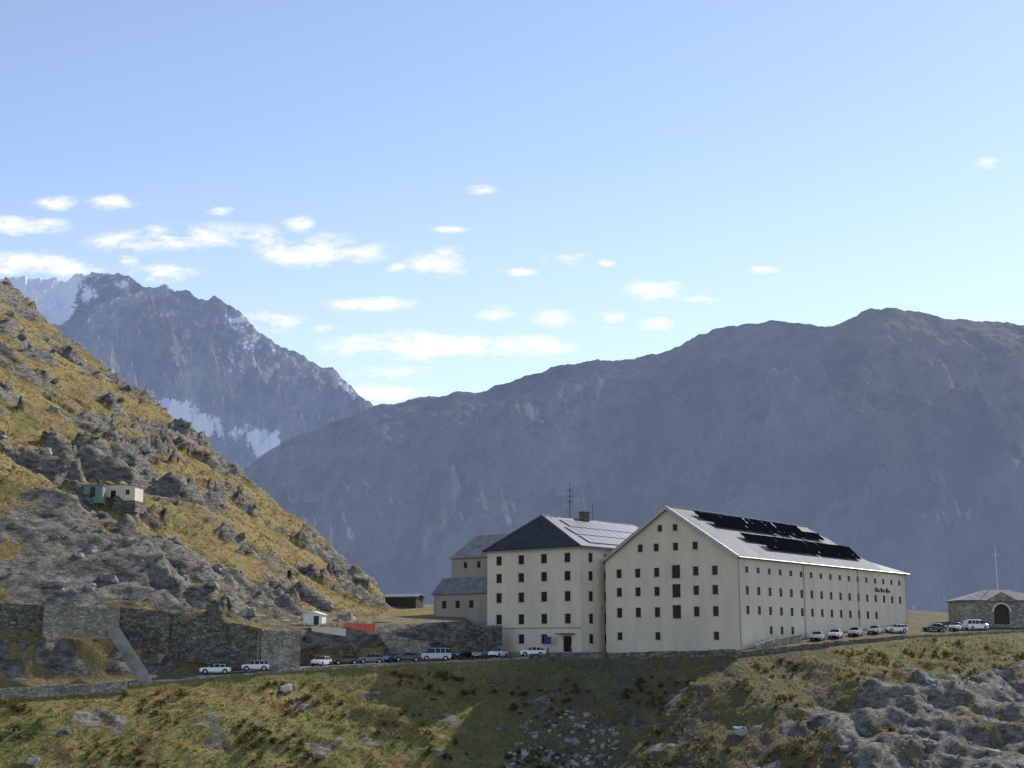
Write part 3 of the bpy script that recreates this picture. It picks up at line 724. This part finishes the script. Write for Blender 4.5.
def paint(name,c):
    m,nt,b=mat(name); b.inputs['Roughness'].default_value=.35; b.inputs['Coat Weight'].default_value=.6; b.inputs['Coat Roughness'].default_value=.08
    k=N(nt); f=k.noise(k.n('ShaderNodeTexCoord').outputs['Object'],3,3); k.l(k.mix(k.m('MULTIPLY',f,.25),c,tuple(x*.6+.02 for x in c)),b.inputs['Base Color']); return m
M_cglass,_,b=mat("car_glass"); b.inputs['Base Color'].default_value=(.015,.018,.02,1); b.inputs['Roughness'].default_value=.08
M_tyre=simple("tyre_rubber",(.02,.02,.02),.9); M_hub=simple("alloy",(.4,.4,.42),.35,.8); M_lamp=simple("headlamp",(.7,.7,.68),.1); M_tail=simple("tail_lamp",(.4,.02,.02),.2)
Pw,Ps,Pk,Pb,Pr,Pg=paint("car_white",(.8,.8,.79)),paint("car_silver",(.5,.51,.53)),paint("car_black",(.015,.015,.018)),paint("car_blue",(.03,.06,.16)),paint("car_red",(.3,.02,.02)),paint("car_grey",(.12,.125,.13))
cache={}
def car(u,q,ang,kind,p):
    key=(kind,p.name)
    if key not in cache:
        d={'hatch':(4.2,1.52,1.78),'van':(4.9,1.95,1.9),'sedan':(4.6,1.46,1.8)}[kind]
        cache[key]=car_mesh("bodywork",*d,kind,p)
    c=inside(u,q)
    e=empty("parked_car",(c[0],c[1],c[2]+(.1 if q<7 and u<600 else .02))); e.rotation_euler=(0,0,math.radians(ang))
    o=bpy.data.objects.new("bodywork",cache[key]); scene.collection.objects.link(o); o.parent=e
for c in [(216,2.2,14,'sedan',Pw),(256,3.2,12,'hatch',Pw),(322,4,70,'hatch',Pw),(346,5,18,'hatch',Pk),(371,4.6,15,'hatch',Pg),(389,5,70,'hatch',Pb),(407,4.5,12,'sedan',Pk),(436,3.2,8,'van',Ps),(461,5,60,'hatch',Pk),(480,5,75,'hatch',Pg),(498,4.5,65,'hatch',Pw),(532,3,10,'hatch',Pw),
  (818,5,62,'hatch',Ps),(836,5.4,62,'hatch',Pw),(856,5.6,60,'hatch',Ps),(876,6,58,'sedan',Ps),(897,6.5,10,'hatch',Pw),(936,6,15,'sedan',Pk),(957,6,55,'hatch',Pw),(977,5.5,200,'van',Pw)]: car(*c)
# ------------------------------------------------------------------ people
M_skin=simple("skin",(.55,.33,.24),.6); M_hair=simple("hair",(.05,.03,.02),.8)
def person(q,ang,shirt,trou):
    me=bpy.data.meshes.new("person")
    J=[(0,0,.95),(0,0,1.15),(0,0,1.42),(0,0,1.52),(0,.01,1.62),(0,.01,1.72),(-.19,0,1.4),(-.25,.03,1.12),(-.22,.14,.9),(.19,0,1.4),(.25,.0,1.12),(.24,.06,.88),(-.1,0,.9),(-.12,.1,.5),(-.12,.06,.08),(-.12,.2,.03),(.1,0,.9),(.12,-.04,.5),(.12,-.2,.09),(.12,-.07,.03)]
    E=[(0,1),(1,2),(2,3),(3,4),(4,5),(2,6),(6,7),(7,8),(2,9),(9,10),(10,11),(0,12),(12,13),(13,14),(14,15),(0,16),(16,17),(17,18),(18,19)]
    rad=[.15,.14,.15,.06,.1,.08,.075,.055,.035,.075,.055,.035,.1,.07,.05,.04,.1,.07,.05,.04]
    me.from_pydata(J,E,[]); o=bpy.data.objects.new("person",me); scene.collection.objects.link(o)
    o.modifiers.new("s",'SKIN'); o.modifiers.new("ss",'SUBSURF').levels=1
    for i,r in enumerate(rad): me.skin_vertices[0].data[i].radius=(r,r)
    me.skin_vertices[0].data[0].use_root=True
    dg=bpy.context.evaluated_depsgraph_get(); nm=bpy.data.meshes.new_from_object(o.evaluated_get(dg)); o.modifiers.clear(); o.data=nm
    nm.materials.clear()
    for m_ in (shirt,trou,M_skin,M_hair): nm.materials.append(m_)
    for p in nm.polygons:
        z=p.center.z; x=abs(p.center.x)
        p.material_index=3 if z>1.69 or (z>1.6 and p.center.y<-.03) else 2 if z>1.47 or (x>.19 and z<.97) else 1 if z<.93 or x<.17 and z<.95 else 0
    o.location=q; o.rotation_euler=(0,0,math.radians(ang))
red=simple("red_jacket",(.35,.03,.03),.8); blu=simple("blue_jacket",(.03,.06,.2),.8); jn=simple("trousers",(.04,.045,.06),.9)
person(hit(316,582),30,red,jn); person(hit(321,581),200,blu,jn); person(inside(548,6),80,blu,jn); person(inside(571,3),100,red,jn); person(inside(449,3),180,jn,jn)
# ------------------------------------------------------------------ scattered rocks / grass / shrubs
bmx=bmesh.new(); bmesh.ops.create_icosphere(bmx,subdivisions=2,radius=1); ico=np.array([v.co[:] for v in bmx.verts]); icf=[tuple(v.index for v in f.verts) for f in bmx.faces]; bmx.free()
def rocks(name,n,xr,yr,smin,smax,mt,cond):
    V=[];Fc=[];c=0;t=0
    while c<n and t<60:
        t+=1
        m=400; xs=rng.uniform(*xr,m); ys=rng.uniform(*yr,m); h,rk,d=terr(xs,ys)
        for x,y,z,r,dd in zip(xs,ys,h,rk,d):
            if c>=n: break
            if not cond(x,y,z,r,dd): continue
            s=smin+(smax-smin)*rng.rand()**3.5
            k=ico+.28*np.sin(ico[:,[1,2,0]]*3.1+rng.uniform(0,6,3))+rng.normal(0,.06,ico.shape)
            k=np.clip(k,-.8,.8)*np.array([1,rng.uniform(.6,1),rng.uniform(.5,.8)])*s
            a=rng.uniform(0,6.28); co=np.stack([k[:,0]*math.cos(a)-k[:,1]*math.sin(a)+x,k[:,0]*math.sin(a)+k[:,1]*math.cos(a)+y,k[:,2]+z+.1*s],-1)
            b0=len(V)*len(ico); V.append(co); Fc+=[(i+b0,j+b0,l_+b0) for i,j,l_ in icf]; c+=1
    me=bpy.data.meshes.new(name); me.from_pydata(np.concatenate(V).tolist(),[],Fc); me.materials.append(mt)
    o=bpy.data.objects.new(name,me); scene.collection.objects.link(o)
M_rock=m_stone("scree_rock",(.22,.21,.19),(.55,.52,.47),.5,(.22,.21,.19))
rocks("scattered_rocks",600,(-85,110),(168,250),.12,1.3,M_rock,lambda x,y,z,r,d: d>2.5 and ((r>.3 and x>25) or rng.rand()<.05))
rocks("scree_pile",480,(-6,22),(188,216),.15,.75,M_rock,lambda x,y,z,r,d: ((x-7)/8)**2+((y-204)/11)**2<1)
rocks("hillside_rocks",600,(-150,-28),(215,420),.25,1.7,M_rock,lambda x,y,z,r,d: d<-16 and r>.4)
p=hit(286,691); rocks("pale_boulder",1,(p[0]-.2,p[0]+.2),(p[1]-.2,p[1]+.2),1.2,1.3,M_surr,lambda *a:True)
def leafmass(name,n,xr,yr,mt,cond,blades,size,up):
    V=[];F=[];c=0
    while c<n:
        m=2000; xs=rng.uniform(*xr,m); ys=rng.uniform(*yr,m); h,rk,d=terr(xs,ys)
        ok=[i for i in range(m) if cond(xs[i],ys[i],h[i],rk[i],d[i])]
        for i in ok:
            if c>=n: break
            s=rng.uniform(*size); c+=1
            for b_ in range(blades):
                a=rng.uniform(0,6.28); r=rng.uniform(0,.6)*s; w=s*.16; 
                bx=xs[i]+r*math.cos(a); by=ys[i]+r*math.sin(a); bz=h[i]-.05+(0 if up else rng.uniform(0,.7)*s*math.sqrt(max(0,1-(r/s)**2)))
                if not up: w=s*.22
                a2=rng.uniform(0,6.28); dx,dy=math.cos(a2)*w,math.sin(a2)*w
                lx,ly=rng.normal(0,.25,2)*s; hz=s*(rng.uniform(.5,1) if up else rng.uniform(.1,.45))
                k=len(V); V+=[(bx-dx,by-dy,bz),(bx+dx,by+dy,bz),(bx+lx,by+ly,bz+hz)]; F.append((k,k+1,k+2))
    me=bpy.data.meshes.new(name); me.from_pydata(V,[],F); me.materials.append(mt); o=bpy.data.objects.new(name,me); scene.collection.objects.link(o)
def m_leaf(name,stops,sc):
    m,nt,b=mat(name); k=N(nt); c=k.ramp(k.noise(pos(k),sc,4,.6),stops); k.l(c,b.inputs['Base Color']); b.inputs['Roughness'].default_value=.9; b.inputs['Specular IOR Level'].default_value=.1
    t=k.n('ShaderNodeBsdfTranslucent'); k.l(c,t.inputs['Color']); mx=k.n('ShaderNodeMixShader'); mx.inputs[0].default_value=.4
    k.l(b.outputs[0],mx.inputs[1]); k.l(t.outputs[0],mx.inputs[2]); k.l(mx.outputs[0],nt.nodes['Material Output'].inputs['Surface'])
    return m
M_gr=m_leaf("grass_blades",[(.3,(.12,.125,.035)),(.5,(.26,.23,.075)),(.7,(.44,.33,.13))],.35)
M_grh=m_leaf("dry_grass_blades",[(.3,(.15,.13,.045)),(.5,(.32,.25,.10)),(.7,(.52,.40,.18))],.3)
M_sh=m_leaf("shrub_leaves",[(.35,(.05,.06,.018)),(.5,(.10,.095,.03)),(.65,(.22,.095,.035))],.2)
leafmass("bank_grass",16000,(-90,105),(168,270),M_gr,lambda x,y,z,r,d:d>1 and r<.5,5,(.25,.6),True)
leafmass("hillside_grass",14000,(-170,-25),(212,460),M_grh,lambda x,y,z,r,d:d<-12 and r<.45,5,(.3,.8),True)
leafmass("low_shrubs",900,(-85,100),(170,262),M_sh,lambda x,y,z,r,d:d>2 and r<.6 and (math.sin(x*.35)+math.cos(y*.4+x*.1)>.1),26,(.4,1.1),False)
# ------------------------------------------------------------------ light, sky
AZ=math.radians(37); EL=math.radians(34)
sv=Vector((math.sin(AZ)*math.cos(EL),math.cos(AZ)*math.cos(EL),math.sin(EL)))
sl=bpy.data.lights.new("sun",'SUN'); sl.energy=5; sl.angle=math.radians(.5); sl.color=(1,.95,.87)
so=bpy.data.objects.new("sun",sl); so.rotation_euler=sv.to_track_quat('Z','Y').to_euler(); scene.collection.objects.link(so)
w=bpy.data.worlds.new("World"); scene.world=w; w.use_nodes=True; nt=w.node_tree; k=N(nt); bg=nt.nodes['Background']
sky=k.n('ShaderNodeTexSky',sky_type='NISHITA'); sky.sun_disc=False; sky.sun_elevation=EL; sky.sun_rotation=AZ; sky.altitude=2400; sky.air_density=1.0; sky.dust_density=.35; sky.ozone_density=1.0
tc=k.n('ShaderNodeTexCoord').outputs['Generated']; sp=k.n('ShaderNodeSeparateXYZ'); k.l(tc,sp.inputs[0])
yy=k.m('MAXIMUM',sp.outputs[1],.02); a=k.m('DIVIDE',sp.outputs[0],yy); e=k.m('DIVIDE',sp.outputs[2],yy)
cmb=k.n('ShaderNodeCombineXYZ'); k.l(a,cmb.inputs[0]); k.l(k.m('MULTIPLY',e,2.4),cmb.inputs[1])
nz=k.noise(cmb.outputs[0],26,9,.66); nzb=k.noise(cmb.outputs[0],7,4,.6)
clouds=[(18,226,48,11,1),(22,264,60,11,1),(75,270,30,7,.9),(60,204,26,7,.95),(107,202,30,7,1),(165,274,40,8,.9),(124,262,16,10,.7),(130,243,46,10,.8),(213,237,84,11,1.1),(320,252,62,14,1.1),(298,225,16,9,.9),(224,211,18,5,.7),(442,262,34,12,1),(453,228,26,5,.6),(365,303,46,8,.95),(403,346,70,13,1.1),(270,322,38,12,.8),(515,273,26,5,.7),(568,259,26,8,.85),(497,314,24,8,.8),(556,318,24,8,.85),(655,290,30,10,.9),(608,317,20,7,.7),(605,263,12,5,.6),(665,324,26,7,.8),(472,345,32,11,.8),(385,371,46,9,.7),(520,346,66,10,.8),(320,328,22,5,.6),(990,163,16,6,.7),(765,269,22,5,.6),(390,392,48,10,.7),(396,268,12,6,.7),(160,231,20,7,.8),(480,190,20,6,.4),(700,300,26,6,.4)]
acc=None
for (u,v,rx,ry,st) in clouds:
    p=Pt(u,v,1.0); ra=rx/1400*1.35; re=ry/1400*1.6
    d1=k.m('POWER',k.m('ABSOLUTE',k.m('MULTIPLY',k.m('SUBTRACT',a,p[0]),1/ra)),2); d2=k.m('POWER',k.m('ABSOLUTE',k.m('MULTIPLY',k.m('SUBTRACT',e,p[2]),1/re)),2)
    f=k.m('SUBTRACT',1,k.m('SQRT',k.m('ADD',d1,d2)))
    f=k.m('ADD',f,(st-1)*.4)
    acc=f if acc is None else k.m('MAXIMUM',acc,f)
dens=k.m('ADD',k.m('MULTIPLY',acc,.9),k.m('ADD',k.m('MULTIPLY',k.m('SUBTRACT',nz,.5),4.6),k.m('MULTIPLY',k.m('SUBTRACT',nzb,.5),1.0)))
cf=k.ramp(dens,[(.0,(0,0,0)),(.85,(1,1,1))])
gate=k.ramp(acc,[(0,(0,0,0)),(.45,(1,1,1))])
cf=k.m('MULTIPLY',k.m('MULTIPLY',cf,gate),.92)
base=k.mix(1.0,sky.outputs[0],(1.62,1.44,1.36,1),'MULTIPLY')
hz=k.ramp(e,[(.08,(.5,.5,.5)),(.36,(.03,.03,.03))])
base=k.mix(hz,base,(4.9,5.6,6.3,1))
col=k.mix(cf,base,(7.0,7.0,7.0,1))
k.l(col,bg.inputs['Color']); bg.inputs['Strength'].default_value=.15
# ------------------------------------------------------------------ camera
cam=bpy.data.cameras.new("camera"); co=bpy.data.objects.new("camera",cam); scene.collection.objects.link(co)
cam.lens=1400/1024*36; cam.sensor_width=36; cam.clip_end=60000; cam.clip_start=.5
co.rotation_euler=(math.pi/2+TH,0,0); scene.camera=co
scene.view_settings.view_transform='Standard'; scene.view_settings.look='None'; scene.view_settings.exposure=0
